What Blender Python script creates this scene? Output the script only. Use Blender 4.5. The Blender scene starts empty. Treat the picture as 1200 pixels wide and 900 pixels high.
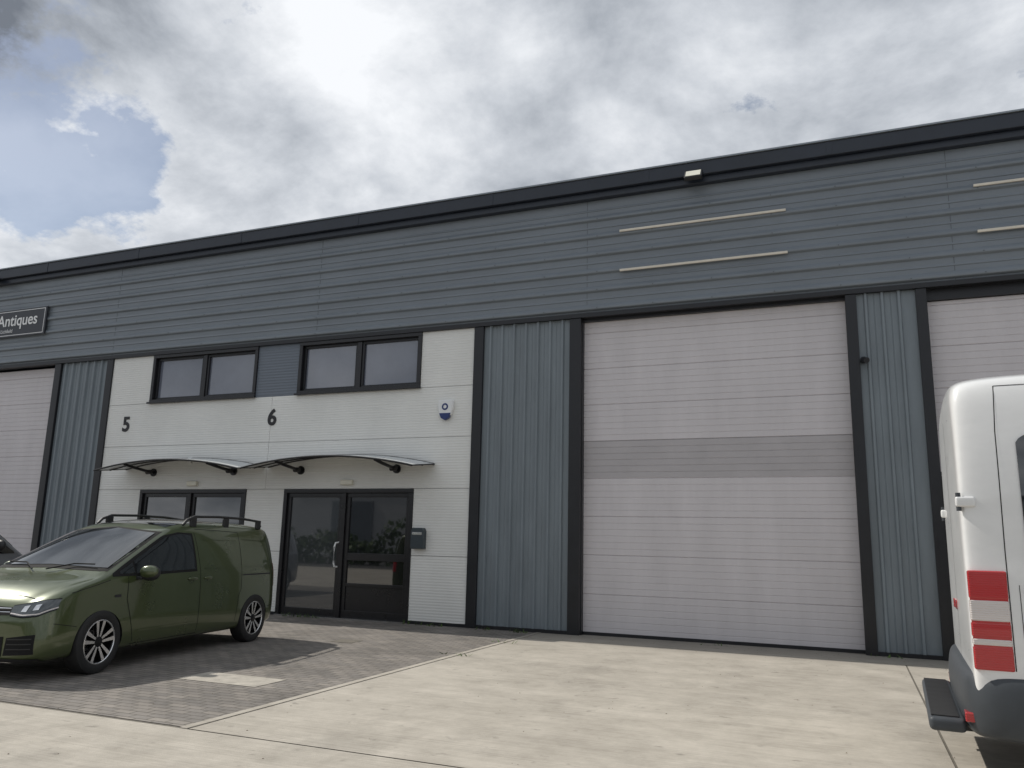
import bpy, bmesh, math, random
from mathutils import Vector, Matrix
from mathutils.bvhtree import BVHTree
random.seed(4)
sc=bpy.context.scene
COL=sc.collection
# ---------------------------------------------------------------- helpers
def empty(name,loc=(0,0,0),rz=0):
    o=bpy.data.objects.new(name,None);COL.objects.link(o);o.location=loc;o.rotation_euler=(0,0,rz);o.empty_display_size=.3;return o
def obj(name,verts,faces,mats,parent=None,smooth=False,mi=None):
    me=bpy.data.meshes.new(name);me.from_pydata([tuple(v) for v in verts],[],faces);
    for m in (mats if isinstance(mats,(list,tuple)) else [mats]): me.materials.append(m)
    if mi: 
        for p,i in zip(me.polygons,mi): p.material_index=i
    if smooth:
        for p in me.polygons: p.use_smooth=True
        me.set_sharp_from_angle(angle=math.radians(38))
    me.update()
    o=bpy.data.objects.new(name,me);COL.objects.link(o)
    if parent: o.parent=parent
    return o
def boxdata(b,V,F):
    x0,x1,y0,y1,z0,z1=b;n=len(V)
    V+= [(x0,y0,z0),(x1,y0,z0),(x1,y1,z0),(x0,y1,z0),(x0,y0,z1),(x1,y0,z1),(x1,y1,z1),(x0,y1,z1)]
    F+= [(n,n+3,n+2,n+1),(n+4,n+5,n+6,n+7),(n,n+1,n+5,n+4),(n+1,n+2,n+6,n+5),(n+2,n+3,n+7,n+6),(n+3,n,n+4,n+7)]
def boxes(name,bs,mat,parent=None,bevel=0,segs=2):
    V=[];F=[]
    for b in bs: boxdata(b,V,F)
    o=obj(name,V,F,mat,parent)
    if bevel:
        m=o.modifiers.new('b','BEVEL');m.width=bevel;m.segments=segs;m.limit_method='ANGLE'
        for p in o.data.polygons:p.use_smooth=True
        w=o.modifiers.new('w','WEIGHTED_NORMAL')
    return o
def ext_x(name,prof,x0,x1,mat,parent=None):
    V=[];F=[]
    for y,z in prof: V+=[(x0,y,z),(x1,y,z)]
    for i in range(len(prof)-1): F.append((2*i,2*i+1,2*i+3,2*i+2))
    return obj(name,V,F,mat,parent)
def ext_z(name,prof,z0,z1,mat,parent=None):
    V=[];F=[]
    for x,y in prof: V+=[(x,y,z0),(x,y,z1)]
    for i in range(len(prof)-1): F.append((2*i,2*i+2,2*i+3,2*i+1))
    return obj(name,V,F,mat,parent)
def tube(name,pts,r,mat,parent=None,seg=10):
    V=[];F=[];pts=[Vector(p) for p in pts]
    for i,p in enumerate(pts):
        d=(pts[min(i+1,len(pts)-1)]-pts[max(i-1,0)]).normalized()
        a=d.cross(Vector((0,0,1)));
        if a.length<.01:a=d.cross(Vector((1,0,0)))
        a.normalize();b=d.cross(a)
        for k in range(seg):
            t=2*math.pi*k/seg;V.append(p+a*math.cos(t)*r+b*math.sin(t)*r)
    for i in range(len(pts)-1):
        for k in range(seg):
            F.append((i*seg+k,i*seg+(k+1)%seg,(i+1)*seg+(k+1)%seg,(i+1)*seg+k))
    F.append(tuple(range(seg)));F.append(tuple((len(pts)-1)*seg+k for k in range(seg))[::-1])
    return obj(name,V,F,mat,parent,smooth=True)
def lathe_y(name,prof,seg,mat,parent=None,loc=(0,0,0),rz=0):
    V=[];F=[];n=len(prof)
    for k in range(seg):
        t=2*math.pi*k/seg
        for r,y in prof: V.append((r*math.cos(t),y,r*math.sin(t)))
    for k in range(seg):
        for i in range(n-1):
            a=k*n+i;b=((k+1)%seg)*n+i;F.append((a,a+1,b+1,b))
    o=obj(name,V,F,mat,parent,smooth=True);o.location=loc;o.rotation_euler=(0,0,rz);return o
# ---------------------------------------------------------------- materials
def mat(name,col,rough=.5,metal=0,var=.0,vs=3.0,bump=0,bs=60,coat=0,spec=.5,stretch=(1,1,1)):
    m=bpy.data.materials.new(name);m.use_nodes=True;nt=m.node_tree;P=nt.nodes['Principled BSDF'];L=nt.links.new
    P.inputs['Base Color'].default_value=(*col,1);P.inputs['Roughness'].default_value=rough;P.inputs['Metallic'].default_value=metal
    P.inputs['Coat Weight'].default_value=coat;P.inputs['Coat Roughness'].default_value=.04;P.inputs['Specular IOR Level'].default_value=spec
    if var or bump:
        tc=nt.nodes.new('ShaderNodeTexCoord');mp=nt.nodes.new('ShaderNodeMapping');L(tc.outputs['Object'],mp.inputs[0]);mp.inputs['Scale'].default_value=stretch
    if var:
        n=nt.nodes.new('ShaderNodeTexNoise');L(mp.outputs[0],n.inputs['Vector']);n.inputs['Scale'].default_value=vs;n.inputs['Detail'].default_value=5;n.inputs['Roughness'].default_value=.65
        r=nt.nodes.new('ShaderNodeMapRange');L(n.outputs['Fac'],r.inputs[0]);r.inputs[1].default_value=.3;r.inputs[2].default_value=.7;r.inputs[3].default_value=1-var;r.inputs[4].default_value=1+var
        v=nt.nodes.new('ShaderNodeVectorMath');v.operation='SCALE';v.inputs[0].default_value=col;L(r.outputs[0],v.inputs['Scale']);L(v.outputs[0],P.inputs['Base Color'])
        r2=nt.nodes.new('ShaderNodeMapRange');L(n.outputs['Fac'],r2.inputs[0]);r2.inputs[3].default_value=max(0.02,rough-.1);r2.inputs[4].default_value=min(1,rough+.1);L(r2.outputs[0],P.inputs['Roughness'])
    if bump:
        n=nt.nodes.new('ShaderNodeTexNoise');L(mp.outputs[0],n.inputs['Vector']);n.inputs['Scale'].default_value=bs;n.inputs['Detail'].default_value=3
        b=nt.nodes.new('ShaderNodeBump');b.inputs['Strength'].default_value=bump;b.inputs['Distance'].default_value=.01;L(n.outputs['Fac'],b.inputs['Height']);L(b.outputs[0],P.inputs['Normal'])
    return m
def microrib(m,period,dist,strength=.6):
    nt=m.node_tree;L=nt.links.new;P=nt.nodes['Principled BSDF']
    tc=nt.nodes.new('ShaderNodeTexCoord');s=nt.nodes.new('ShaderNodeSeparateXYZ');L(tc.outputs['Object'],s.inputs[0])
    a=nt.nodes.new('ShaderNodeMath');a.operation='MULTIPLY';L(s.outputs[2],a.inputs[0]);a.inputs[1].default_value=2*math.pi/period
    c=nt.nodes.new('ShaderNodeMath');c.operation='SINE';L(a.outputs[0],c.inputs[0])
    b=nt.nodes.new('ShaderNodeBump');b.inputs['Strength'].default_value=strength;b.inputs['Distance'].default_value=dist;L(c.outputs[0],b.inputs['Height']);L(b.outputs[0],P.inputs['Normal'])
M_clad=mat('grey_cladding_paint',(.178,.203,.228),.34,0,.09,.7,stretch=(1,1,3))
M_lap=mat('cladding_lap',(.08,.095,.11),.5)
M_pier=mat('grey_pier_paint',(.187,.218,.240),.40,0,.12,1.2,stretch=(3,3,.6))
M_trim=mat('black_trim',(.012,.013,.016),.4,0,.2,4)
M_fascia=mat('fascia_dark',(.02,.026,.038),.4,0,.15,2)
M_cap=mat('roof_cap_metal',(.25,.28,.31),.4,.3)
M_white=mat('white_panel',(.74,.742,.715),.5,0,.06,.8,stretch=(1,1,.5));microrib(M_white,.05,.003,.5)
M_greyp=mat('grey_ribbed_panel',(.14,.165,.20),.45);microrib(M_greyp,.06,.003,.8)
M_door=mat('shutter_light_grey',(.60,.573,.588),.5,0,.06,.9,stretch=(2.5,1,.6))
M_doorband=mat('shutter_grey_band',(.44,.42,.43),.5,0,.06,2)
M_dark=mat('dark_backing',(.02,.02,.022),.8)
M_frame=mat('black_frame',(.012,.012,.014),.3,0,.1,5)
M_winglass=mat('upper_window_glass',(.14,.155,.195),.05,0,.14,.8,coat=1,spec=.8)
M_doorglass=mat('dark_door_glass',(.010,.011,.013),.02,0,coat=1,spec=1)
M_doorglass2=mat('side_leaf_glass',(.045,.05,.054),.02,0,coat=1,spec=1)
M_poly=mat('canopy_polycarbonate',(.6,.62,.62),.25)
M_strip=mat('bare_strip',(.68,.63,.54),.6,0,.1,3)
M_plastic_w=mat('white_plastic',(.78,.79,.79),.4)
M_blue=mat('alarm_blue',(.02,.04,.16),.4)
M_mail=mat('mailbox_grey',(.05,.065,.075),.35,.3)
M_steel=mat('steel',(.6,.6,.6),.25,1)
M_cream=mat('lamp_lens',(.75,.73,.62),.3)
M_signbg=mat('sign_face',(.03,.033,.042),.4)
M_text=mat('number_black',(.015,.015,.018),.5)
M_room=mat('interior',(.12,.12,.12),.8)
M_roof=mat('roof_sheet',(.2,.22,.24),.5)
def conc():
    m=bpy.data.materials.new('brushed_concrete');m.use_nodes=True;nt=m.node_tree;P=nt.nodes['Principled BSDF'];L=nt.links.new;N=nt.nodes.new
    tc=N('ShaderNodeTexCoord')
    def nz(scale,st,det=6,ro=.6,rot=0):
        mp=N('ShaderNodeMapping');L(tc.outputs['Object'],mp.inputs[0]);mp.inputs['Scale'].default_value=st;mp.inputs['Rotation'].default_value=(0,0,rot)
        n=N('ShaderNodeTexNoise');L(mp.outputs[0],n.inputs['Vector']);n.inputs['Scale'].default_value=scale;n.inputs['Detail'].default_value=det;n.inputs['Roughness'].default_value=ro;return n.outputs['Fac']
    big=nz(.6,(1,1,1),3);mid=nz(2.2,(1,1,1),8,.75);br=nz(1,(.7,34,1),4,.8);tr=nz(1,(.22,2.2,1),3,.6,.12);fine=nz(110,(1,1,1),2);spots=nz(6,(1,1,1),4,.5);stain=nz(.9,(1,.8,1),6,.68)
    r=N('ShaderNodeValToRGB');e=r.color_ramp.elements;e[0].position=.36;e[0].color=(.275,.25,.21,1);e[1].position=.61;e[1].color=(.52,.48,.415,1)
    def mm(op,a,b):
        n=N('ShaderNodeMath');n.operation=op
        for i,x in enumerate((a,b)):
            if isinstance(x,(int,float)):n.inputs[i].default_value=x
            else:L(x,n.inputs[i])
        return n.outputs[0]
    f=mm('ADD',mm('ADD',mm('MULTIPLY',big,.2),mm('MULTIPLY',tr,.12)),mm('ADD',mm('MULTIPLY',mid,.38),mm('MULTIPLY',br,.30)));L(f,r.inputs[0])
    sp=N('ShaderNodeMapRange');L(spots,sp.inputs[0]);sp.inputs[1].default_value=.64;sp.inputs[2].default_value=.74;sp.inputs[3].default_value=1;sp.inputs[4].default_value=.68
    st=N('ShaderNodeMapRange');L(stain,st.inputs[0]);st.inputs[1].default_value=.53;st.inputs[2].default_value=.68;st.inputs[3].default_value=1;st.inputs[4].default_value=.80
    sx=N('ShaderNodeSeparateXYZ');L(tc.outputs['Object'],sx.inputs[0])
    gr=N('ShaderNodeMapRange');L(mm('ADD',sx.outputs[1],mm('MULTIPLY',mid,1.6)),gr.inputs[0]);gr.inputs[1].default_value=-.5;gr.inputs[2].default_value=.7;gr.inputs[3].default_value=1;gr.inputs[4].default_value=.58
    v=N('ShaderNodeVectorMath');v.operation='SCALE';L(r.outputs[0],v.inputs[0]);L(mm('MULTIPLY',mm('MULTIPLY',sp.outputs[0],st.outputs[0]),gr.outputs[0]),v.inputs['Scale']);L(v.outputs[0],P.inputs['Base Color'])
    P.inputs['Roughness'].default_value=.85
    b=N('ShaderNodeBump');b.inputs['Strength'].default_value=.6;b.inputs['Distance'].default_value=.012;L(mm('ADD',br,mm('MULTIPLY',fine,.4)),b.inputs['Height']);L(b.outputs[0],P.inputs['Normal'])
    return m
def paving():
    m=bpy.data.materials.new('block_paving');m.use_nodes=True;nt=m.node_tree;P=nt.nodes['Principled BSDF'];L=nt.links.new;N=nt.nodes.new
    tc=N('ShaderNodeTexCoord');b=N('ShaderNodeTexBrick');L(tc.outputs['Object'],b.inputs['Vector'])
    b.inputs['Scale'].default_value=1;b.inputs['Brick Width'].default_value=.20;b.inputs['Row Height'].default_value=.10;b.inputs['Mortar Size'].default_value=.007;b.inputs['Mortar Smooth'].default_value=.3
    b.inputs['Color1'].default_value=(.225,.203,.18,1);b.inputs['Color2'].default_value=(.165,.152,.14,1);b.inputs['Mortar'].default_value=(.085,.077,.062,1)
    n=N('ShaderNodeTexNoise');L(tc.outputs['Object'],n.inputs['Vector']);n.inputs['Scale'].default_value=1.1;n.inputs['Detail'].default_value=8;n.inputs['Roughness'].default_value=.75
    r=N('ShaderNodeMapRange');L(n.outputs['Fac'],r.inputs[0]);r.inputs[1].default_value=.32;r.inputs[2].default_value=.68;r.inputs[3].default_value=.60;r.inputs[4].default_value=1.4
    v=N('ShaderNodeVectorMath');v.operation='SCALE';L(b.outputs['Color'],v.inputs[0]);L(r.outputs[0],v.inputs['Scale']);L(v.outputs[0],P.inputs['Base Color'])
    P.inputs['Roughness'].default_value=.85
    bp=N('ShaderNodeBump');bp.invert=True;bp.inputs['Strength'].default_value=.6;bp.inputs['Distance'].default_value=.006;L(b.outputs['Fac'],bp.inputs['Height']);L(bp.outputs[0],P.inputs['Normal'])
    return m
M_conc=conc();M_pave=paving()
M_joint=mat('joint_dark',(.16,.145,.12),.9,0,.2,6)
M_asph=mat('asphalt',(.06,.06,.06),.9,0,.2,2,bump=.4,bs=150)
M_patch=mat('concrete_patch',(.40,.37,.32),.85,0,.25,6,bump=.3)
M_leaf=mat('foliage',(.06,.105,.022),.6,0,.4,3)
# ---------------------------------------------------------------- ground
def sheet(name,rects,z,m,parent=None):
    V=[];F=[]
    for x0,x1,y0,y1 in rects:
        n=len(V);V+=[(x0,y0,z),(x1,y0,z),(x1,y1,z),(x0,y1,z)];F.append((n,n+1,n+2,n+3))
    return obj(name,V,F,m,parent)
sheet('ground',[(-600,600,-600,600)],-.008,M_asph)
sheet('concrete_yard_base',[(-60,45,-22,.1)],-.003,M_joint)
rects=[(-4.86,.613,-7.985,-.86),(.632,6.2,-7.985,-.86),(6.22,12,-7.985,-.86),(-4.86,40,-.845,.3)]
xs=[-58,-52,-46,-40,-34,-28,-22.6,-16.4,-10.5,-2.0,3.4,9.2,15,21,27,33,39]
for a,b in zip(xs[:-1],xs[1:]):
    rects.append((a+.01,b-.01,-14.2,-8.004));rects.append((a+.01,b-.01,-21.9,-14.22))
rects.append((12.02,40,-7.985,-.86))
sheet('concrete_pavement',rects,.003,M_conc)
sheet('block_paving_pavement',[(-58,-4.95,-7.95,.3)],.002,M_pave)
boxes('kerb_edging',[(-4.945,-4.87,-8.0,.0,-.01,.009)],M_conc)
sheet('utility_cover_patch',[(-6.63,-5.6,-6.33,-5.83)],.006,M_patch)
sheet('utility_cover_patch',[(-7.1,-6.75,-2.9,-2.55)],.006,M_joint)
# ---------------------------------------------------------------- building
B=empty('industrial_building')
XL,XR=-33.2,17.0
prof=[(.02,5.50)];zz=5.60
while zz<7.55:
    prof+= [(.0,zz-.045),(-.042,zz-.022),(-.046,zz-.012),(-.046,zz+.012),(-.042,zz+.022),(.0,zz+.08)]
    prof+= [(.0,zz+.155),(-.011,zz+.162),(-.011,zz+.172),(.0,zz+.200)]
    zz+=.335
prof.append((0,7.70))
ext_x('upper_cladding',prof,XL,XR,M_clad,B)
boxes('cladding_laps',[(x,x+.007,-.004,.0,5.52,7.66) for x in (-27.1,-21.2,-15.6,-9.9,-4.1,1.7,7.4,12.5)],M_lap,B)
V=[];F=[]
zz=5.60
while zz<7.55:
    x=XL+.3
    while x<XR:
        boxdata((x-.008,x+.008,-.052,-.0455,zz-.008,zz+.008),V,F);x+=1.0
    zz+=.335
obj('cladding_screws',V,F,M_lap,B)
boxes('fascia',[(XL-.1,XR+.1,-.20,.2,7.76,8.00),(XL-.1,XR+.1,-.12,.2,7.64,7.757)],M_fascia,B,.012)
boxes('fascia_joint_covers',[(x,x+.09,-.207,-.15,7.765,7.995) for x in range(-30,17,3)],M_fascia,B,.003)
boxes('roof_cap',[(XL-.12,XR+.12,-.225,.25,8.003,8.03)],M_cap,B)
boxes('roof_and_back',[(XL,XR,.2,32,7.4,7.9)],M_roof,B)
boxes('outer_walls',[(XL,XL+.2,.1,32,0,7.5),(XR-.2,XR,.1,32,0,7.5),(XL,XR,31.8,32,0,7.5)],M_clad,B)
boxes('backing_wall',[(XL+.2,1.2,.36,.5,0,7.39),(5.75,XR-.2,.36,.5,0,7.39),(1.2,5.75,.36,.5,5.2,7.39)],M_dark,B)
boxes('interior_room',[(1.1,1.2,.5,9,0,5.2),(5.75,5.85,.5,9,0,5.2),(1.1,5.85,9,9.1,0,5.2),(1.1,5.85,.5,9,5.2,5.3)],M_room,B)
boxes('header_trim',[(XL,XR,-.055,.3,5.44,5.515)],M_trim,B)
def pier(x0,x1):
    prof=[(x0,.03)];x=x0+.10
    while x<x1-.12:
        prof+=[(x,.03),(x+.018,-.012),(x+.05,-.012),(x+.068,.03)]
        if x+.2<x1-.1: prof+=[(x+.14,.03),(x+.15,.022),(x+.16,.03)]
        x+=.235
    prof.append((x1,.03))
    ext_z('pier_cladding',prof,.06,5.44,M_pier,B)
def trim(x0,x1): boxes('vertical_trim',[(x0,x1,-.035,.3,.0,5.438)],M_trim,B,.008)
def base(x0,x1): boxes('base_trim',[(x0,x1,-.02,.3,.0,.06)],M_trim,B)
def shutter(x0,x1,z0=0.02,z1=5.40,band=(2.66,3.31)):
    V=[];F=[];mi=[];y0=.16;pr=[]
    zt=.02 if z0<.1 else z0
    while zt<z1-.05:
        top=min(zt+.645,z1)
        pr+=[(y0+.014,zt),(y0,zt+.010)]
        q=zt+.105
        while q<top-.06:
            pr+=[(y0,q-.008),(y0+.006,q-.003),(y0+.006,q+.003),(y0,q+.008)];q+=.107
        pr+=[(y0,top-.010),(y0+.014,top)]
        zt=top
    for y,zc in pr: V+=[(x0,y,zc),(x1,y,zc)]
    for i in range(len(pr)-1):
        F.append((2*i,2*i+1,2*i+3,2*i+2));zc=(pr[i][1]+pr[i+1][1])/2
        mi.append(1 if band and band[0]-.03<zc<band[1]-.03 else 0)
    obj('roller_shutter_door',V,F,[M_door,M_doorband],B,mi=mi)
    boxes('shutter_bottom_seal',[(x0,x1,.14,.22,z0-.02,z0+.035)],M_trim,B)
shutter(-4.2,.15)
boxes('shutter_guides',[(-4.24,-4.19,.05,.2,0,5.44),(.145,.19,.05,.2,0,5.44),(-4.2,.15,.08,.2,5.39,5.44)],M_trim,B)
trim(-4.41,-4.2);trim(.15,.31);trim(1.144,1.295);trim(-6.29,-6.10)
pier(-6.10,-4.41);pier(.31,1.144);base(-6.1,-4.41);base(.31,1.144)
shutter(1.295,5.65,2.62,5.27,band=None)
boxes('shutter_housing',[(1.295,5.65,.1,.3,5.27,5.44)],M_trim,B)
trim(5.65,5.82);pier(5.82,7.4);base(5.82,7.4);trim(7.4,7.59)
trim(-17.40,-17.20);pier(-17.2,-15.69);base(-17.2,-15.69);trim(-15.69,-15.5)
shutter(-21.75,-17.40,band=None);trim(-21.95,-21.75);pier(-23.6,-21.95);base(-23.6,-21.95);trim(-23.8,-23.6)
def window(x0,x1,z0,z1):
    w=empty('window');w.parent=B
    xm=(x0+x1)/2;f=.075
    boxes('frame',[(x0,x1,-.03,.14,z0,z0+f),(x0,x1,-.03,.14,z1-f,z1),(x0,x0+f,-.028,.14,z0+f,z1-f),(x1-f,x1,-.028,.14,z0+f,z1-f),(xm-.05,xm+.05,.02,.14,z0+f,z1-f)],M_frame,w,.006)
    boxes('sill',[(x0-.03,x1+.03,-.075,-.031,z0-.02,z0+.02)],M_frame,w,.006)
    boxes('sash',[(a,b,.045,.12,c,d) for (p,q) in ((x0+f,xm-.05),(xm+.05,x1-f)) for (a,b,c,d) in ((p,q,z0+f,z0+f+.05),(p,q,z1-f-.05,z1-f),(p,p+.05,z0+f+.05,z1-f-.05),(q-.05,q,z0+f+.05,z1-f-.05))],M_trim,w,.005)
    boxes('glass',[(x0+f,xm-.05,.09,.1,z0+f,z1-f),(xm+.05,x1-f,.09,.1,z0+f,z1-f)],M_winglass,w)
def entrance(x0,x1,mirror=False):
    w=empty('entrance_door');w.parent=B
    z1=2.43;xm=(x0+x1)/2-.05;f=.08
    boxes('frame',[(x0,x1,-.02,.14,z1-f,z1),(x0,x0+f,-.018,.14,0.01,z1-f),(x1-f,x1,-.018,.14,0.01,z1-f),(xm-.045,xm+.045,-.01,.14,.01,z1-f)],M_frame,w,.006)
    def leaf(a,b,rail,gm):
        s=.08
        L=[(a,b,.03,.1,.01,.16),(a,b,.03,.1,z1-f-s,z1-f),(a,a+s,.03,.1,.16,z1-f-s),(b-s,b,.03,.1,.16,z1-f-s)]
        if rail:
            L.append((a+s,b-s,.032,.1,1.08,1.22))
            boxes('lower_panel',[(a+s,b-s,.052,.058,.16,.60)],M_frame,w)
            L.append((a+s,b-s,.034,.1,.60,.66))
        boxes('leaf_frame',L,M_frame,w,.005)
        g=boxes('glass',[(a+s,b-s,.06,.07,.16,z1-f-s)],gm,w)
    a,b=(x0+f,xm-.045);leaf(a,b,mirror,M_doorglass if mirror else M_doorglass2);leaf(xm+.045,x1-f,not mirror,M_doorglass2 if mirror else M_doorglass)
    hx=b-.03 if not mirror else xm+.08
    tube('pull_handle',[(hx,.03,.95),(hx-.02,-.05,.96),(hx-.03,-.07,1.03),(hx-.03,-.07,1.33),(hx-.02,-.05,1.40),(hx,.03,1.41)],.018,M_plastic_w,w)
    boxes('threshold',[(x0,x1,-.04,.1,0.0,.02)],M_steel,w)
def canopy(xc):
    c=empty('entrance_canopy',(xc,0,0))
    n=20;W=1.9;D=.85;V=[];F=[]
    for i in range(n+1):
        u=-1+2*i/n;x=u*W;z=2.99-.20*u*u
        for y,dz in ((-.02,.10),(-D,-.0)):
            V+=[(x,y,z+dz),(x,y,z+dz-.012)]
    for i in range(n):
        a=4*i;b=a+4
        F+=[(a,b,b+2,a+2),(a+1,a+3,b+3,b+1),(a+2,b+2,b+3,a+3),(a,a+1,b+1,b)]
    obj('curved_sheet',V,F,M_poly,c,smooth=True)
    def arc(y,dz,r): tube('edge_rail',[(-W+2*W*i/n,y,2.99-.20*(-1+2*i/n)**2+dz) for i in range(n+1)],r,M_frame,c,8)
    arc(-D,-.012,.018);arc(-.03,.085,.022);arc(-.45,.025,.012)
    for s in(-1,1):
        x=s*1.1;z=2.99-.2*(x/W)**2
        tube('bracket_arm',[(x,-.0,2.80),(x,-.25,2.82),(x,-.55,2.86),(x,-.8,z-.02)],.03,M_frame,c)
        tube('bracket_plate',[(x,.0,2.80),(x,-.03,2.80)],.085,M_frame,c,20)
        tube('bracket_knuckle',[(x-.06,-.14,2.80),(x+.06,-.14,2.80)],.05,M_frame,c,14)
        tube('end_bar',[(s*W,-.02,2.88),(s*W,-D,2.78)],.014,M_frame,c)
def office(x0):
    x1=x0+9.21;d=lambda v:x0+(v+15.5)
    rows=[(.0,1.21),(1.21,2.43),(2.43,3.385),(3.385,4.34),(4.34,5.44)]
    g=.004;bs=[]
    for i,(a,b) in enumerate(rows):
        if i<2: cols=[(-15.5,-14.25),(-11.35,-10.40),(-7.45,-6.29)]
        elif i<4: cols=[(-15.5,-10.885),(-10.885,-6.29)]
        else: cols=[(-15.5,-14.27),(-7.41,-6.29)]
        for p,q in cols: bs.append((d(p)+g,d(q)-g,0,.1,a+g+(.03 if i==0 else 0),b-g))
    boxes('white_panels',bs,M_white,B)
    boxes('grey_infill_panel',[(d(-11.34),d(-10.27),.01,.1,4.345,5.44)],M_greyp,B)
    base(d(-15.5),d(-14.25));base(d(-11.35),d(-10.40));base(d(-7.45),d(-6.29))
    window(d(-14.27),d(-11.34),4.345,5.44);window(d(-10.27),d(-7.41),4.345,5.44)
    entrance(d(-14.25),d(-11.35),True);entrance(d(-10.40),d(-7.45))
    canopy(d(-12.82));canopy(d(-8.93))
    for v in (-12.77,-8.91):
        boxes('wall_lamp',[(d(v)-.13,d(v)+.13,-.08,-.001,2.50,2.60)],M_cream,None,.015)
office(-15.5);office(7.59);office(-33.01)
boxes('wall_sensor',[(-12.95,-12.87,-.06,-.001,2.98,3.10)],M_plastic_w,None,.01)
def text(name,s,loc,size,m,ext=.006,off=0.0,sx=1,parent=None):
    cu=bpy.data.curves.new(name,'FONT');cu.body=s;cu.size=size;cu.extrude=ext;cu.offset=off;cu.align_x='CENTER';cu.align_y='CENTER';cu.materials.append(m)
    o=bpy.data.objects.new(name,cu);COL.objects.link(o);o.location=loc;o.rotation_euler=(math.pi/2,0,0);o.scale=(sx,1,1)
    if parent:o.parent=parent
    return o
text('unit_number','5',(-14.90,-.008,3.88),.46,M_text,.006,.012)
text('unit_number','6',(-10.85,-.008,3.885),.46,M_text,.006,.012)
S=empty('shop_sign')
boxes('panel',[(-23.0,-17.88,-.09,-.05,6.22,6.92)],M_signbg,S,.004)
boxes('border',[(-22.95,-17.93,-.094,-.091,6.87,6.885),(-22.95,-17.93,-.094,-.091,6.255,6.27),(-17.945,-17.93,-.094,-.091,6.27,6.87),(-22.95,-22.935,-.094,-.091,6.27,6.87)],M_plastic_w,S)
text('lettering','Antiques',(-18.88,-.096,6.63),.41,M_plastic_w,.002,.005,.98,S)
text('lettering','Cathedral',(-21.3,-.096,6.63),.41,M_plastic_w,.002,.005,1.0,S)
text('small_lettering','of Lichfield',(-19.3,-.096,6.37),.13,M_plastic_w,.002,.0,1,S)
for x0,x1 in ((-3.48,-.67),(2.04,4.85)):
    for z in (6.24,6.975): boxes('sign_rail',[(x0,x1,-.075,-.047,z-.02,z+.02)],M_strip,None,.004)
A=empty('alarm_box',(-6.82,0,3.90))
def prism(name,pts,y0,y1,m,p,bev=.01):
    n=len(pts);V=[(x,y0,z) for x,z in pts]+[(x,y1,z) for x,z in pts]
    F=[tuple(range(n))[::1],tuple(range(n,2*n))[::-1]]+[(i,i+n,(i+1)%n+n,(i+1)%n) for i in range(n)]
    o=obj(name,V,F,m,p)
    bm=bmesh.new();bm.from_mesh(o.data);bmesh.ops.recalc_face_normals(bm,faces=bm.faces);bm.to_mesh(o.data);bm.free()
    if bev:
        b=o.modifiers.new('b','BEVEL');b.width=bev;b.segments=2
    return o
prism('case',[(-.15,.17),(.15,.17),(.16,.05),(.12,-.11),(.0,-.19),(-.12,-.11),(-.16,.05)],-.085,-.001,M_plastic_w,A,.02)
prism('blue_base',[(-.12,-.08),(.12,-.08),(.08,-.17),(0,-.215),(-.08,-.17)],-.095,-.02,M_blue,A,.008)
lathe_y('logo_ring',[(.035,-.088),(.06,-.090),(.065,-.088)],20,M_blue,A,(0,-.002,.04))
Mb=empty('mailbox',(-7.27,0,1.52))
prism('body',[(-.13,-.19),(.13,-.19),(.13,.13),(.10,.19),(-.10,.19),(-.13,.13)],-.13,-.001,M_mail,Mb,.01)
boxes('flap',[(-.10,.10,-.137,-.131,.06,.11)],M_steel,Mb,.002)
C=empty('security_camera',(.36,0,4.37))
tube('mount',[(0,.0,0),(0,-.06,0)],.05,M_trim,C,16)
tube('body',[(0,-.05,0),(.02,-.12,-.02),(.04,-.2,-.04)],.045,M_trim,C,14)
def flood(x,z):
    f=empty('floodlight',(x,-.2,z))
    boxes('bracket',[(-.02,.02,-.0,.05,-.02,.08),(-.12,.12,-.04,-.01,.02,.05)],M_trim,f)
    b=boxes('housing',[(-.15,.15,-.04,.04,-.11,.11)],M_trim,f,.012);b.location=(0,-.10,-.03);b.rotation_euler=(math.radians(-38),0,0)
    l=boxes('lens',[(-.125,.125,-.048,-.041,-.085,.085)],M_cream,f,.002);l.location=(0,-.10,-.03);l.rotation_euler=(math.radians(-38),0,0)
flood(-2.12,7.74);flood(-19.75,7.74)
V=[];F=[]
for cx,cy,n,h in [(-9.9,-.12,14,.10),(-9.5,-.1,10,.08),(-6.0,-.15,12,.09),(-5.2,-.2,16,.07),(-7.3,-.1,10,.08),(-4.9,-1.6,8,.05),(-6.9,-.12,10,.06),(-11.0,-.12,20,.16),(-15,-.12,15,.1),(.4,-.1,8,.05),(-2,-.1,8,.04),(-4.9,-3.2,8,.04)]:
    for i in range(n):
        x=cx+random.uniform(-.22,.22);y=cy+random.uniform(-.06,.04);a=random.uniform(0,6.28);w=.012;hh=h*random.uniform(.5,1.2)
        dx,dy=math.cos(a)*w,math.sin(a)*w;lx,ly=random.uniform(-.05,.05),random.uniform(-.05,.05)
        k=len(V);V+=[(x-dx,y-dy,.003),(x+dx,y+dy,.003),(x+dx*.6+lx,y+dy*.6+ly,hh*.7),(x+lx*1.6,y+ly*1.6,hh)];F+=[(k,k+1,k+2),(k,k+2,k+3)]
obj('weeds',V,F,M_leaf)
V=[];F=[]
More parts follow.
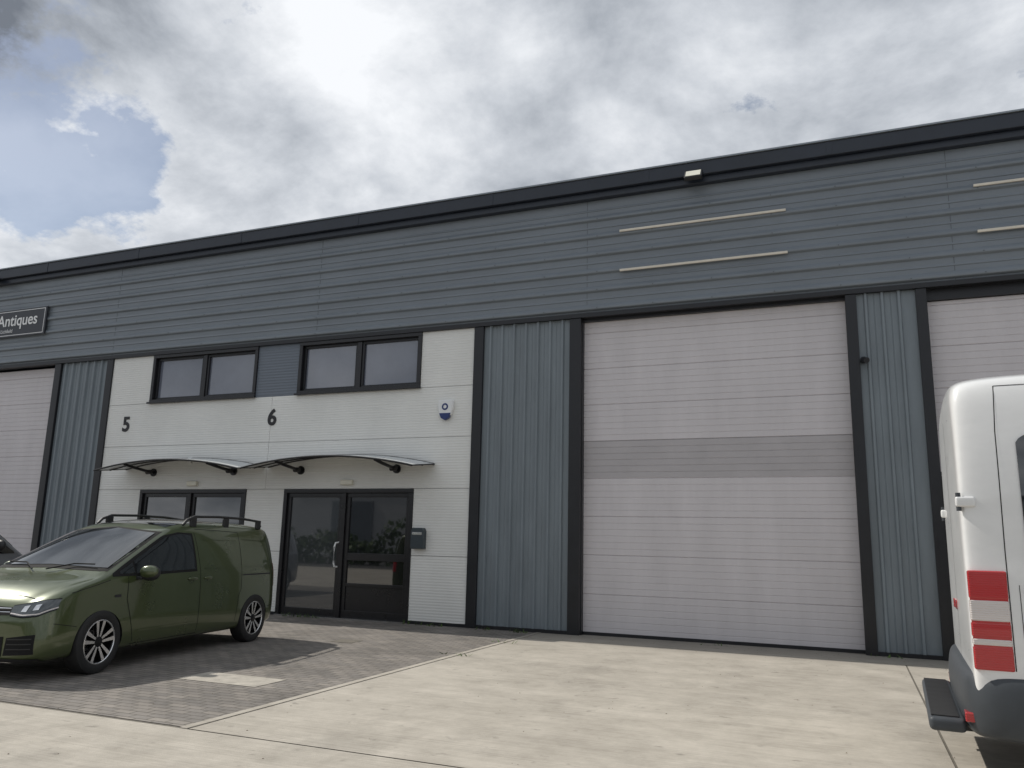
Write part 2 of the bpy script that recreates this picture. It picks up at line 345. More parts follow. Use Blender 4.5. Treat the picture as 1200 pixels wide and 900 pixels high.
for i in range(420):
    x=random.uniform(-9,4);y=random.uniform(-9.5,-.3);s=random.uniform(.003,.009);a=random.uniform(0,6)
    if random.random()<.5: y=-.15-abs(random.gauss(0,.35))
    k=len(V)
    for j in range(4): V.append((x+math.cos(a+j*1.57)*s*random.uniform(.6,1.4),y+math.sin(a+j*1.57)*s,.0035))
    V.append((x,y,.0035+s*.8));F+=[(k,k+1,k+4),(k+1,k+2,k+4),(k+2,k+3,k+4),(k+3,k,k+4)]
obj('grit',V,F,mat('grit',(.2,.17,.13),.9))
# ---------------------------------------------------------------- across the yard (behind the viewpoint)
O=empty('warehouse_building')
boxes('walls',[(-45,30,-62,-44,0,6.5)],mat('far_wall',(.55,.56,.57),.6,0,.1,.3),O)
boxes('roof_edge',[(-45.2,30.2,-62.2,-43.8,6.5,6.9)],M_fascia,O)
boxes('doors',[(x,x+4,-43.98,-43.9,0,4.5) for x in (-40,-28,-16,-4,8,20)],M_clad,O)
V=[];F=[]
for i in range(5200):
    x=random.uniform(-46,-8);hmax=1.5+1.0*math.sin(x*.9)*math.sin(x*.37+1)+.5;y=-27+random.uniform(-.9,.9);z=random.uniform(.05,max(hmax,.8))
    s=random.uniform(.1,.25);n=Vector((random.gauss(0,1),random.gauss(0,1),random.gauss(0,1))).normalized();t=n.orthogonal().normalized()*s;b=n.cross(t)
    k=len(V);p=Vector((x,y,z));V+=[p-t,p+b*.6,p+t,p-b*.6];F.append((k,k+1,k+2,k+3))
obj('hedge',V,F,M_leaf)
# ---------------------------------------------------------------- vehicles
def paint(name,col,metal=.25,rough=.35,var=.03):
    return mat(name,col,rough,metal,var,2,coat=1)
M_green=paint('green_car_paint',(.064,.084,.030),.3,.30)
M_vanw=mat('white_van_paint',(.76,.765,.76),.3,0,.06,1.5,coat=.7,stretch=(1,1,2))
M_silver=paint('silver_car_paint',(.22,.23,.25),.6)
M_vglass=mat('vehicle_glass',(.012,.014,.015),.03,0,coat=1,spec=.9)
M_rubber=mat('tyre_rubber',(.018,.018,.018),.75,0,.2,20)
M_blackp=mat('black_plastic',(.02,.02,.021),.5,0,.1,8)
M_gap=mat('panel_gap',(.006,.006,.006),.9)
M_alloy=mat('alloy',(.72,.72,.72),.25,.8)
M_alloyd=mat('alloy_dark',(.02,.02,.022),.35,.6)
M_head=mat('headlamp',(.06,.07,.075),.05,.4,coat=1)
M_chrome=mat('chrome',(.75,.75,.75),.12,1)
M_red=mat('red_lens',(.45,.012,.015),.15,coat=1)
M_clear=mat('clear_lens',(.65,.60,.58),.15,coat=1)
M_bump=mat('bumper_grey',(.045,.052,.06),.5,0,.15,5)
def lensribs(m):
    nt=m.node_tree;L=nt.links.new;P=nt.nodes['Principled BSDF'];tc=nt.nodes.new('ShaderNodeTexCoord');w=nt.nodes.new('ShaderNodeTexWave');w.wave_type='BANDS';w.bands_direction='Z';w.inputs['Scale'].default_value=22
    L(tc.outputs['Object'],w.inputs['Vector']);b=nt.nodes.new('ShaderNodeBump');b.inputs['Strength'].default_value=.5;b.inputs['Distance'].default_value=.004;L(w.outputs['Fac'],b.inputs['Height']);L(b.outputs[0],P.inputs['Normal'])
lensribs(M_red);lensribs(M_clear)
def ring(st):
    x,wb,zb,zs,wsh,zt,wt,zc=st
    zm=(zs+zt)/2;wm=(wsh+wt)/2+.02*(zt-zs)/.6
    h=[(0,zb),(wb*.6,zb),(wb*.93,zb+.01),(wb,zb+.10),(wb+.005,(zb+zs)/2),(wsh+.01,zs-.04),(wsh-.004,zs+.03 if zt-zs>.15 else zs+.01),(wm,zm+.02),(wt+.015,zt-.03 if zt-zs>.15 else zt-.005),(wt-.06,zt+(zc-zt)*.45),(wt*.5,zt+(zc-zt)*.88),(0,zc)]
    return [(x,y,z) for y,z in h]+[(x,-y,z) for y,z in h[-2:0:-1]]
def loft(name,sts,m,parent,wells,well_r,ztop=.33,depth=.30,half=.93,sub=2):
    R=[ring(s) for s in sts];n=len(R[0]);V=[p for r in R for p in r];F=[]
    for i in range(len(R)-1):
        for k in range(n): F.append((i*n+k,(i+1)*n+k,(i+1)*n+(k+1)%n,i*n+(k+1)%n))
    for base,fl in((0,0),((len(R)-1)*n,1)):
        hh=n//2
        for k in range(hh):
            a,b=k,k+1;c,d=(n-k-1)%n,(n-k)%n
            q=[base+a,base+b,base+c,base+d]
            q2=[];[q2.append(v) for v in q if v not in q2]
            if len(q2)>2: F.append(tuple(q2[::-1] if fl else q2))
    o=obj(name,V,F,[m,M_gap],None,smooth=False)
    bm=bmesh.new();bm.from_mesh(o.data);bmesh.ops.recalc_face_normals(bm,faces=bm.faces);bm.to_mesh(o.data);bm.free()
    s=o.modifiers.new('s','SUBSURF');s.levels=sub;s.render_levels=sub
    cut=[]
    for wx in wells:
        for sd in(-1,1):
            seg=40;VV=[];FF=[]
            for y in (sd*(half-depth),sd*(half+.3)):
                for k in range(seg):
                    t=2*math.pi*k/seg;VV.append((wx+well_r*math.cos(t),y,ztop+well_r*math.sin(t)))
            for k in range(seg):FF.append((k,(k+1)%seg,seg+(k+1)%seg,seg+k))
            FF.append(tuple(range(seg))[::-1]);FF.append(tuple(range(seg,2*seg)))
            c=obj('cut',VV,FF,[m,M_gap],None,mi=[1]*len(FF))
            bm=bmesh.new();bm.from_mesh(c.data);bmesh.ops.recalc_face_normals(bm,faces=bm.faces);bm.to_mesh(c.data);bm.free()
            b=o.modifiers.new('b','BOOLEAN');b.operation='DIFFERENCE';b.object=c;b.solver='EXACT';cut.append(c)
    dg=bpy.context.evaluated_depsgraph_get();me=bpy.data.meshes.new_from_object(o.evaluated_get(dg))
    o.modifiers.clear();o.data=me
    for c in cut:bpy.data.objects.remove(c)
    for p in me.polygons:p.use_smooth=True
    me.set_sharp_from_angle(angle=math.radians(35))
    o.parent=parent
    bvh=BVHTree.FromPolygons([v.co.copy() for v in me.vertices],[tuple(p.vertices) for p in me.polygons])
    return o,bvh
def resamp(pl,n):
    out=[];L=[0]
    for a,b in zip(pl[:-1],pl[1:]): L.append(L[-1]+math.hypot(b[0]-a[0],b[1]-a[1]))
    for i in range(n+1):
        t=L[-1]*i/n;k=0
        while k<len(L)-2 and L[k+1]<t:k+=1
        f=(t-L[k])/max(L[k+1]-L[k],1e-9);out.append((pl[k][0]+(pl[k+1][0]-pl[k][0])*f,pl[k][1]+(pl[k+1][1]-pl[k][1])*f))
    return out
def patch(name,bvh,top,bot,view,off,m,parent,n=16,k=8):
    T=resamp(top,n);Bt=resamp(bot,n);V=[];idx={};F=[]
    for j in range(k+1):
        for i in range(n+1):
            p=T[i][0]+(Bt[i][0]-T[i][0])*j/k;q=T[i][1]+(Bt[i][1]-T[i][1])*j/k
            if view=='L':o,d=Vector((p,4,q)),Vector((0,-1,0))
            elif view=='R':o,d=Vector((p,-4,q)),Vector((0,1,0))
            elif view=='F':o,d=Vector((12,p,q)),Vector((-1,0,0))
            elif view=='B':o,d=Vector((-12,p,q)),Vector((1,0,0))
            else:o,d=Vector((p,q,8)),Vector((0,0,-1))
            h=bvh.ray_cast(o,d)
            if h[0] is not None:
                nn=h[1] if h[1].dot(d)<0 else -h[1]
                idx[(i,j)]=len(V);V.append(h[0]+nn*off)
    for j in range(k):
        for i in range(n):
            q=[(i,j),(i+1,j),(i+1,j+1),(i,j+1)]
            if all(c in idx for c in q):F.append(tuple(idx[c] for c in q))
    return obj(name,V,F,m,parent,smooth=True)
def seam(bvh,pts,view,parent,w=.007,m=None,off=.002):
    for a,b in zip(pts[:-1],pts[1:]):
        dx,dy=b[0]-a[0],b[1]-a[1];l=math.hypot(dx,dy);nx,ny=-dy/l*w/2,dx/l*w/2
        patch('panel_gap',bvh,[(a[0]+nx,a[1]+ny),(b[0]+nx,b[1]+ny)],[(a[0]-nx,a[1]-ny),(b[0]-nx,b[1]-ny)],view,off,m or M_gap,parent,n=max(2,int(l/.06)),k=1)
def wheel(parent,x,y,r,side,rim='sport',sc_=(1,1,1)):
    w=empty('wheel',(x,y,r*sc_[2]),0 if side>0 else math.pi);w.parent=parent;w.scale=sc_
    s=r/.335
    P=lambda L:[(a*s,b) for a,b in L]
    lathe_y('tyre',P([(.225,-.10),(.25,-.112),(.30,-.112),(.326,-.095),(.335,-.06),(.335,.06),(.326,.095),(.30,.112),(.25,.112),(.228,.098)]),56,M_rubber,w)
    lathe_y('rim_barrel',P([(.0,.0),(.215,.0),(.215,.085),(.228,.10),(.232,.10)]),56,M_alloyd,w)
    lathe_y('rim_lip',P([(.218,.100),(.224,.107),(.232,.104),(.234,.098)]),56,M_alloy,w)
    lathe_y('brake_disc',P([(.0,.015),(.13,.015)]),40,M_steel,w)
    V=[];F=[];mi=[]
    if rim=='sport':
        for i in range(5):
            a0=2*math.pi*i/5+.3
            for da in(-.20,.20):
                p0=(.040*s,a0+da*1.9);p1=(.219*s,a0+da*1.15)
                a=Vector((p0[0]*math.cos(p0[1]),0,p0[0]*math.sin(p0[1])));b=Vector((p1[0]*math.cos(p1[1]),0,p1[0]*math.sin(p1[1])))
                d=(b-a).normalized();nn=Vector((-d.z,0,d.x));k=len(V)
                for q,wd,yo in((a,.014*s,.088),(b,.028*s,.102)):
                    V+=[q+nn*wd+Vector((0,yo-.035,0)),q-nn*wd+Vector((0,yo-.035,0)),q-nn*wd*.75+Vector((0,yo,0)),q+nn*wd*.75+Vector((0,yo,0))]
                F+=[(k,k+4,k+7,k+3),(k+1,k+2,k+6,k+5),(k+3,k+7,k+6,k+2),(k,k+1,k+5,k+4),(k+4,k+5,k+6,k+7)];mi+=[1,1,0,1,1]
        obj('spokes',V,F,[M_alloy,M_alloyd],w,mi=mi)
        lathe_y('hub',P([(0,.10),(.03,.10),(.055,.092),(.06,.05)]),24,M_alloyd,w)
    else:
        lathe_y('wheel_cover',P([(0,.11),(.05,.105),(.08,.08),(.19,.075),(.215,.09)]),40,M_steel,w)
def ellbox(name,loc,size,m,parent,rot=(0,0,0)):
    x,y,z=[s/2 for s in size];o=boxes(name,[(-x,x,-y,y,-z,z)],m,parent);o.modifiers.clear()
    s=o.modifiers.new('s','SUBSURF');s.levels=3;s.render_levels=3
    o.data.polygons.foreach_set('use_smooth',[True]*6)
    o.location=loc;o.rotation_euler=rot;o.scale=(1.18,1.18,1.18);return o
# green panel van
ang=math.atan2(-.988,.152)
nrm=Vector((.988,.152,0))
rear=Vector((-8.03,-3.68,0))-nrm*.835
G=empty('green_van',rear,ang);ZS=.95;G.scale=(1,.93,ZS)
st=[(-.80,.70,.36,.95,.70,1.50,.56,1.58),(-.775,.86,.26,1.02,.845,1.62,.66,1.69),(-.70,.92,.22,1.06,.89,1.67,.71,1.745),(-.35,.93,.2,1.08,.905,1.69,.73,1.775),
 (.5,.93,.2,1.08,.905,1.705,.735,1.79),(1.15,.93,.2,1.08,.905,1.70,.735,1.785),(1.60,.93,.2,1.07,.905,1.64,.725,1.725),(1.90,.93,.2,1.06,.905,1.53,.725,1.615),
 (2.84,.93,.2,1.03,.895,1.09,.80,1.14),(2.97,.93,.2,1.01,.885,1.045,.78,1.09),(3.22,.925,.2,.96,.875,.995,.70,1.04),(3.44,.90,.19,.87,.845,.905,.62,.95),(3.59,.85,.19,.77,.785,.815,.55,.85),(3.68,.74,.21,.65,.70,.69,.48,.72),(3.71,.60,.26,.58,.58,.61,.40,.63)]
RW=-.17
body,bv=loft('body',st,M_green,G,(RW,2.9),.362,.335,.28,.93)
for x in(RW,2.9):
    for s in(1,-1):wheel(G,x,s*.835,.335,s,'sport',(1,1,1/ZS))
for s,vw in((1,'L'),(-1,'R')):
    patch('side_window_seal',bv,[(1.24,1.59),(1.5,1.60),(1.78,1.55),(2.72,1.10)],[(1.23,1.085),(1.7,1.075),(2.2,1.065),(2.74,1.065)],vw,.003,M_gap,G,24,10)
    patch('side_window',bv,[(1.28,1.565),(1.5,1.575),(1.76,1.525),(2.36,1.235)],[(1.27,1.115),(1.7,1.105),(2.1,1.10),(2.36,1.095)],vw,.007,M_vglass,G,24,10)
    patch('quarter_window',bv,[(2.39,1.215),(2.62,1.115)],[(2.39,1.095),(2.62,1.09)],vw,.007,M_vglass,G,8,4)
    seam(bv,[(1.16,.30),(1.16,1.10),(1.20,1.60)],vw,G,.009);seam(bv,[(2.44,.56),(2.52,.8),(2.50,1.06)],vw,G,.009);seam(bv,[(2.36,.30),(2.44,.56)],vw,G,.009)
    seam(bv,[(1.14,.27),(2.38,.27)],vw,G);seam(bv,[(.30,.35),(.26,.70),(.20,.80),(.18,1.62)],vw,G,.009);seam(bv,[(.18,1.62),(1.16,1.65)],vw,G);seam(bv,[(-.60,1.0),(.16,1.0)],vw,G,.02,M_blackp)
    seam(bv,[(-.66,.45),(-.64,.98),(-.56,1.6)],vw,G);seam(bv,[(2.78,1.03),(3.3,.91)],vw,G)
    seam(bv,[(-.77,.52),(-.54,.50)],vw,G);seam(bv,[(3.24,.55),(3.5,.60)],vw,G)
    patch('side_indicator',bv,[(2.62,.86),(2.72,.86)],[(2.62,.83),(2.72,.83)],vw,.006,M_blackp,G,3,2)
    for (a,b_) in (((.26,1.50),(1.06,1.51)),((.26,1.12),(1.06,1.12))): seam(bv,[a,b_],vw,G,.012,M_green,.010)
    seam(bv,[(-.5,1.50),(.1,1.52)],vw,G,.012,M_green,.010);seam(bv,[(-.55,1.12),(.1,1.12)],vw,G,.012,M_green,.010)
    seam(bv,[(1.2,.42),(2.3,.42)],vw,G,.02,M_green,.012)
    ellbox('door_handle',(1.33,s*.925,.99),(.20,.05,.045),M_green,G);ellbox('slider_handle',(1.0,s*.925,.99),(.18,.05,.045),M_green,G)
    ellbox('mirror',(2.32,s*1.045,1.10),(.15,.26,.19),M_blackp,G,(0,0,s*.12));boxes('mirror_base',[(2.30,2.38,min(s*.86,s*.98),max(s*.86,s*.98),1.02,1.06)],M_blackp,G,.01)
    ellbox('mirror_cap',(2.345,s*1.05,1.115),(.13,.24,.16),M_green,G,(0,0,s*.12))
    tube('roof_rail',[(-.52,s*.70,1.72),(-.45,s*.70,1.80),(.0,s*.70,1.83),(.6,s*.70,1.835),(1.12,s*.70,1.82),(1.28,s*.70,1.77),(1.36,s*.70,1.70)],.019,M_blackp,G)
    for x in (-.45,.40,1.15):boxes('rail_foot',[(x-.06,x+.06,s*.70-.02,s*.70+.02,1.68,1.815)],M_blackp,G,.01)
    hd=[(s*.44,.775),(s*.6,.805),(s*.76,.84),(s*.845,.85)];hb=[(s*.46,.69),(s*.62,.675),(s*.76,.69),(s*.85,.755)]
    patch('headlamp_surround',bv,[(a,b+.012) for a,b in hd],[(a,b-.012) for a,b in hb],'F',.003,M_gap,G,20,6)
    patch('headlamp',bv,hd,hb,'F',.008,M_head,G,20,6)
    patch('headlamp_led',bv,[(a,b+.02) for a,b in hb],[(a,b+.008) for a,b in hb],'F',.012,M_clear,G,16,1)
    patch('headlamp_lens',bv,[(s*.58,.775),(s*.64,.785)],[(s*.58,.72),(s*.64,.72)],'F',.013,M_chrome,G,5,4)
    patch('headlamp_lens',bv,[(s*.70,.79),(s*.75,.80)],[(s*.70,.735),(s*.75,.745)],'F',.013,M_chrome,G,5,4)
    patch('bumper_vent',bv,[(s*.48,.46),(s*.78,.50)],[(s*.46,.28),(s*.78,.30)],'F',.004,M_gap,G,12,6)
    for q in(.34,.39,.44):patch('vent_slat',bv,[(s*.5,q+.012),(s*.76,q+.022)],[(s*.5,q),(s*.76,q+.01)],'F',.014,M_blackp,G,8,1)
    patch('tail_lamp',bv,[(s*.70,1.15),(s*.86,1.15)],[(s*.74,.80),(s*.87,.80)],'B',.008,M_red,G,8,8)
patch('windscreen_seal',bv,[(-.68,1.60),(0,1.66),(.68,1.60)],[(-.80,1.125),(0,1.15),(.80,1.125)],'F',.003,M_gap,G,24,12)
patch('windscreen',bv,[(-.645,1.58),(0,1.64),(.645,1.58)],[(-.76,1.16),(0,1.185),(.76,1.16)],'F',.008,M_vglass,G,24,12)
patch('roof_black',bv,[(.5,.62),(1.60,.62)],[(.5,-.62),(1.60,-.62)],'T',.003,M_vglass,G,20,12)
patch('grille',bv,[(-.44,.765),(0,.78),(.44,.765)],[(-.46,.69),(0,.675),(.46,.69)],'F',.006,M_gap,G,16,4)
patch('grille_bar',bv,[(-.44,.755),(.44,.755)],[(-.44,.747),(.44,.747)],'F',.014,M_chrome,G,12,1)
patch('grille_bar',bv,[(-.45,.718),(.45,.718)],[(-.45,.712),(.45,.712)],'F',.014,M_chrome,G,12,1)
b=lathe_y('badge',[(0,.03),(.05,.03),(.065,.02),(.07,0)],28,M_chrome,G,(3.66,0,.73),-math.pi/2)
patch('lower_grille',bv,[(-.44,.47),(.44,.47)],[(-.44,.27),(.44,.27)],'F',.005,M_gap,G,16,6)
patch('front_splitter',bv,[(-.80,.255),(.80,.255)],[(-.80,.22),(.80,.22)],'F',.010,M_blackp,G,20,2)
boxes('number_plate',[(3.70,3.715,-.26,.26,.50,.61)],M_plastic_w,G,.003)
seam(bv,[(3.52,-.6),(3.52,.6)],'T',G)
for s in(1,-1):tube('wiper',[(2.94,s*.1,1.14),(2.78,s*.35,1.205),(2.76,s*.62,1.205)],.008,M_gap,G)
# dark silver car, nose towards the building
Cc=empty('silver_car',(-15.35,-6.05,0),math.pi/2)
st=[(0,.66,.36,.92,.66,1.40,.5,1.46),(.04,.82,.26,.98,.80,1.55,.58,1.61),(.2,.88,.2,1.02,.86,1.66,.63,1.76),(.9,.9,.2,1.02,.87,1.76,.66,1.85),(2.5,.9,.2,1.0,.87,1.76,.66,1.85),(3.0,.9,.2,1.0,.87,1.66,.66,1.75),
 (3.62,.9,.2,1.02,.86,1.12,.76,1.19),(3.72,.89,.2,1.0,.85,1.07,.73,1.13),(3.86,.85,.2,.9,.8,.97,.6,1.01),(3.95,.76,.22,.72,.72,.78,.5,.82),(3.99,.62,.28,.56,.6,.6,.4,.63)]
bd,bc=loft('body',st,M_silver,Cc,(.75,3.2),.35,.33,.28,.9)
for x in(.75,3.2):
    for s in(1,-1):wheel(Cc,x,s*.78,.32,s)
for s,vw in((1,'L'),(-1,'R')):
    patch('side_windows',bc,[(.5,1.58),(1.4,1.66),(2.5,1.66),(2.85,1.58),(3.5,1.11)],[(.35,1.10),(1.4,1.07),(2.3,1.06),(2.8,1.06),(3.52,1.07)],vw,.006,M_vglass,Cc,28,8)
    seam(bc,[(1.9,.3),(1.9,1.62)],vw,Cc,.04,M_gap,.009);seam(bc,[(.9,.6),(.95,1.6)],vw,Cc)
    ellbox('mirror',(3.1,s*1.0,1.22),(.14,.24,.20),M_blackp,Cc)
    hd=[(s*.45,.80),(s*.8,.88)];hb=[(s*.48,.68),(s*.82,.72)];patch('headlamp',bc,hd,hb,'F',.006,M_head,Cc,10,5)
patch('windscreen',bc,[(-.6,1.64),(.6,1.64)],[(-.72,1.2),(.72,1.2)],'F',.006,M_vglass,Cc,16,8)
patch('rear_window',bc,[(-.55,1.55),(.55,1.55)],[(-.62,1.12),(.62,1.12)],'B',.006,M_vglass,Cc,16,8)
patch('grille',bc,[(-.4,.74),(.4,.74)],[(-.4,.62),(.4,.62)],'F',.006,M_gap,Cc,10,3)
# white high van
Wv=empty('white_van',(.745,-6.06,0),-.05)
st=[(.0,.97,.46,1.35,.95,2.46,.83,2.61),(.012,1.01,.43,1.40,1.0,2.55,.89,2.70),(.04,1.035,.42,1.42,1.02,2.60,.915,2.75),(.16,1.04,.41,1.42,1.03,2.64,.93,2.775),(.6,1.04,.40,1.42,1.03,2.66,.935,2.79),(3.6,1.04,.40,1.42,1.03,2.66,.935,2.79),(4.2,1.04,.40,1.38,1.02,2.52,.86,2.66),
 (4.6,1.04,.4,1.35,1.01,2.25,.84,2.36),(5.35,1.03,.38,1.25,.99,1.42,.86,1.50),(5.5,1.02,.36,1.2,.97,1.30,.8,1.36),(5.95,1.0,.34,1.05,.93,1.12,.7,1.16),(6.2,.88,.34,.85,.84,.9,.6,.93),(6.26,.7,.4,.7,.7,.74,.5,.76)]
bw,wb=loft('body',st,M_vanw,Wv,(1.45,5.2),.42,.37,.32,1.04,3)
for x in(1.45,5.2):
    for s in(1,-1):wheel(Wv,x,s*.88,.37,s,'plain')
for s,vw in((1,'L'),(-1,'R')):
    patch('side_window_rear',wb,[(.36,2.22),(.39,2.26),(.44,2.275),(1.7,2.275)],[(.36,1.42),(.39,1.38),(.44,1.365),(1.7,1.365)],vw,.008,M_vglass,Wv,40,12)
    patch('side_window_mid',wb,[(1.85,2.275),(3.2,2.275)],[(1.85,1.36),(3.2,1.36)],vw,.008,M_vglass,Wv,12,8)
    patch('front_side_window',wb,[(3.5,2.2),(4.3,2.15),(4.95,1.5)],[(3.5,1.38),(4.3,1.36),(5.0,1.30)],vw,.008,M_vglass,Wv,14,8)
    seam(wb,[(.24,.77),(.24,1.5),(.25,2.30),(.27,2.62)],vw,Wv,.006)
    seam(wb,[(.27,2.62),(3.5,2.63)],vw,Wv,.005)
    seam(wb,[(.30,.78),(.30,1.30)],vw,Wv,.004)
    seam(wb,[(3.4,.5),(3.4,2.25)],vw,Wv,.01);seam(wb,[(1.8,.9),(1.8,2.3)],vw,Wv,.01)
    patch('rub_strip',wb,[(1.95,.8),(4.75,.8)],[(1.95,.68),(4.75,.68)],vw,.012,M_bump,Wv,16,3)
    y0,y1=(-1.05,-.93) if s<0 else (.93,1.05)
    secs=[(1.205,1.385,M_red),(1.065,1.20,M_clear),(.965,1.06,M_red),(.915,.96,M_clear),(.765,.91,M_red)]
    for a,b_,mm_ in secs: boxes('tail_lamp',[(.012,.235,y0,y1,a,b_)],mm_,Wv,.012,3)
    boxes('tail_lamp_housing',[(.016,.231,min(y0,y1)+.004,max(y0,y1)-.012,.77,1.38)],M_red,Wv)
    for z in(1.83,): 
        boxes('door_hinge',[(-.02,.10,s*1.0-.028,s*1.0+.028,z-.035,z+.035)],M_vanw,Wv,.014)
        tube('hinge_pin',[(.0,s*1.005,z-.06),(.0,s*1.005,z+.06)],.016,M_bump,Wv)
    ellbox('mirror',(4.95,s*1.22,1.55),(.14,.28,.38),M_blackp,Wv)
patch('door_lock',wb,[(.33,1.29),(.37,1.29)],[(.33,1.24),(.37,1.24)],'R',.008,M_gap,Wv,4,4)
seam(wb,[(0.0,.7),(0.0,2.5)],'B',Wv,.012)
patch('windscreen',wb,[(-.8,2.25),(.8,2.25)],[(-.84,1.52),(.84,1.52)],'F',.008,M_vglass,Wv,16,8)
V=[];F=[]
secz=[(.345,-.02),(.36,.03),(.48,.05),(.60,.045),(.70,.03),(.735,.0),(.742,-.06)]
path=[(.62,-1.035,0,-1),(.30,-1.045,0,-1),(.12,-1.03,-.2,-.98),(.03,-.985,-.7,-.7),(-.015,-.90,-.98,-.2),(-.03,-.5,-1,0),(-.03,.5,-1,0),(-.015,.90,-.98,.2),(.03,.985,-.7,.7),(.12,1.03,-.2,.98),(.30,1.045,0,1),(.62,1.035,0,1)]
for px,py,nx,ny in path:
    for z,o_ in secz: V.append((px+nx*o_,py+ny*o_,z))
ns=len(secz)
for i in range(len(path)-1):
    for j in range(ns-1): F.append((i*ns+j,i*ns+j+1,(i+1)*ns+j+1,(i+1)*ns+j))
o=obj('rear_bumper',V,F,M_bump,Wv,smooth=True);o.data.polygons.foreach_set('use_smooth',[True]*len(F))
q=o.modifiers.new('s','SUBSURF');q.levels=2;q.render_levels=2
boxes('bumper_core',[(.03,.6,-.98,.98,.37,.72)],M_blackp,Wv)
for s in(1,-1):
    boxes('reflector',[(-.06,.02,min(s*.86,s*.985),max(s*.86,s*.985),.43,.49)],M_red,Wv,.008)
boxes('tow_step',[(-.27,-.05,-.90,.90,.34,.43)],M_bump,Wv,.03,3)
boxes('tow_step_tread',[(-.255,-.09,-.86,.86,.431,.438)],M_blackp,Wv)
boxes('tow_bracket',[(-.20,.3,-.4,-.32,.27,.339),(-.20,.3,.32,.4,.27,.339)],M_trim,Wv)
for i,(t,z) in enumerate((('313',1.10),('CDI',1.10))):
    o=text('badge_text',t,(-.006,.30-.22*i,z),.09,M_red,.003,.002,1,Wv);o.rotation_euler=(math.pi/2,0,-math.pi/2)
# ---------------------------------------------------------------- world
EL=math.radians(45);AZ=math.radians(5)
w=bpy.data.worlds.new("World");sc.world=w;w.use_nodes=True
try: w.cycles.sampling_method='MANUAL';w.cycles.sample_map_resolution=256
except Exception: pass
nt=w.node_tree;nt.nodes.clear();N=nt.nodes.new;L=nt.links.new
out=N('ShaderNodeOutputWorld');tc=N('ShaderNodeTexCoord');sep=N('ShaderNodeSeparateXYZ');L(tc.outputs['Generated'],sep.inputs[0])
def M(op,a,b=None):
    n=N('ShaderNodeMath');n.operation=op
    for i,x in enumerate((a,b)):
        if x is None: continue
        if isinstance(x,(int,float)): n.inputs[i].default_value=x
        else: L(x,n.inputs[i])
    return n.outputs[0]
z=M('ADD',M('MAXIMUM',sep.outputs[2],0.0),0.38)
cb=N('ShaderNodeCombineXYZ');L(M('DIVIDE',sep.outputs[0],z),cb.inputs[0]);L(M('DIVIDE',sep.outputs[1],z),cb.inputs[1])
def noise(s,off,det=5,ro=0.58,dist=0.0):
    mp=N('ShaderNodeMapping');L(cb.outputs[0],mp.inputs[0]);mp.inputs['Location'].default_value=off
    n=N('ShaderNodeTexNoise');L(mp.outputs[0],n.inputs['Vector']);n.inputs['Scale'].default_value=s;n.inputs['Detail'].default_value=det;n.inputs['Roughness'].default_value=ro;n.inputs['Distortion'].default_value=dist
    return n.outputs['Fac']
def blob(d,deg,amt):
    v=N('ShaderNodeVectorMath');v.operation='DOT_PRODUCT';L(tc.outputs['Generated'],v.inputs[0]);v.inputs[1].default_value=Vector(d).normalized()
    r=N('ShaderNodeMapRange');r.interpolation_type='SMOOTHSTEP';L(v.outputs['Value'],r.inputs[0]);r.inputs[1].default_value=math.cos(math.radians(deg));r.inputs[2].default_value=1;r.inputs[3].default_value=0;r.inputs[4].default_value=amt
    return r.outputs[0]
n1=M('ADD',noise(4.2,(3.1,1.7,0),7,.62),M('ADD',blob((-.75,.53,.40),9,-.24),.13))
n2=noise(3.0,(7.3,2.2,4),8,.6,.15)
sh=M('ADD',n2,M('ADD',blob((-.73,.47,.53),9,-.20),M('ADD',blob((-.60,.65,.46),16,.03),M('ADD',blob((-.43,.70,.58),12,.10),M('ADD',blob((-.80,.54,.28),12,.15),blob((.1,.85,.5),24,-.05))))))
r2=N('ShaderNodeValToRGB');L(sh,r2.inputs[0]);e=r2.color_ramp.elements
e[0].position=0.28;e[0].color=(0.17,0.19,0.225,1);e[1].position=0.72;e[1].color=(0.86,0.88,0.91,1)
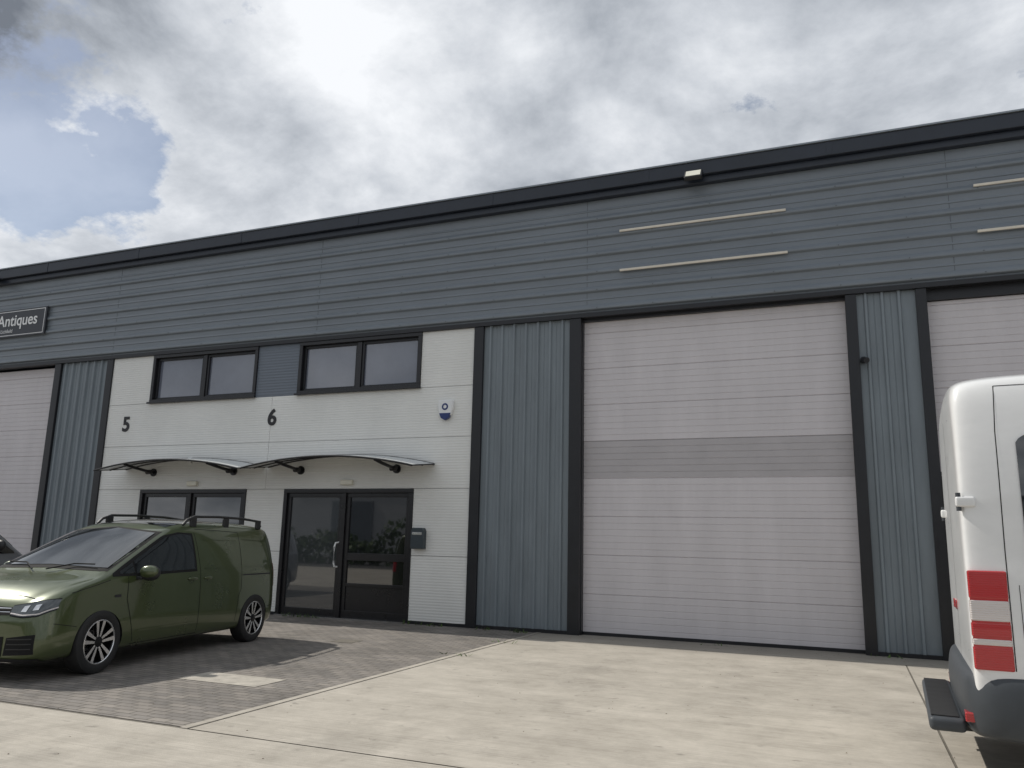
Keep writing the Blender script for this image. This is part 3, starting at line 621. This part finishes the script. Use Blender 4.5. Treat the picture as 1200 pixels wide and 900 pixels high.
x=e.new(.42);x.color=(.38,.41,.455,1);x=e.new(.54);x.color=(.56,.59,.635,1)
r1=N('ShaderNodeValToRGB');L(n1,r1.inputs[0]);e=r1.color_ramp.elements;e[0].position=0.41;e[0].color=(.25,.25,.25,1);e[1].position=0.48
sky=N('ShaderNodeTexSky');sky.sky_type='NISHITA';sky.sun_disc=False;sky.sun_elevation=EL;sky.sun_rotation=math.radians(-90)+AZ
b1=N('ShaderNodeBackground');L(sky.outputs[0],b1.inputs[0]);b1.inputs[1].default_value=0.085
b2=N('ShaderNodeBackground');L(r2.outputs[0],b2.inputs[0]);b2.inputs[1].default_value=1.1
mx=N('ShaderNodeMixShader');L(r1.outputs[0],mx.inputs[0]);L(b1.outputs[0],mx.inputs[1]);L(b2.outputs[0],mx.inputs[2]);L(mx.outputs[0],out.inputs[0])
sun=bpy.data.lights.new('sun','SUN');sun.energy=3.5;sun.angle=math.radians(.8);sun.color=(1,.95,.87)
so=bpy.data.objects.new('sun',sun);COL.objects.link(so)
tosun=Vector((-math.cos(EL)*math.cos(AZ),math.cos(EL)*math.sin(AZ),math.sin(EL)))
so.rotation_euler=tosun.to_track_quat('Z','Y').to_euler()
sc.view_settings.view_transform='Standard';sc.view_settings.look='None';sc.view_settings.exposure=0
# ---------------------------------------------------------------- camera
f=939.5;ps,th,ro=[math.radians(a) for a in(22.64,11.12,1.33)]
F_=Vector((-math.sin(ps)*math.cos(th),math.cos(ps)*math.cos(th),math.sin(th)));R0=Vector((math.cos(ps),math.sin(ps),0));U0=R0.cross(F_)
R_=R0*math.cos(ro)+U0*math.sin(ro);U_=U0*math.cos(ro)-R0*math.sin(ro)
cd=bpy.data.cameras.new('camera');cam=bpy.data.objects.new('camera',cd);COL.objects.link(cam);sc.camera=cam
cd.sensor_width=36;cd.lens=36*f/1200;cd.clip_end=2000;cd.clip_start=.05
m=Matrix.Identity(4)
for i in range(3): m[i][0]=R_[i];m[i][1]=U_[i];m[i][2]=-F_[i]
m[0][3]=0;m[1][3]=-13.22;m[2][3]=1.5
cam.matrix_world=m
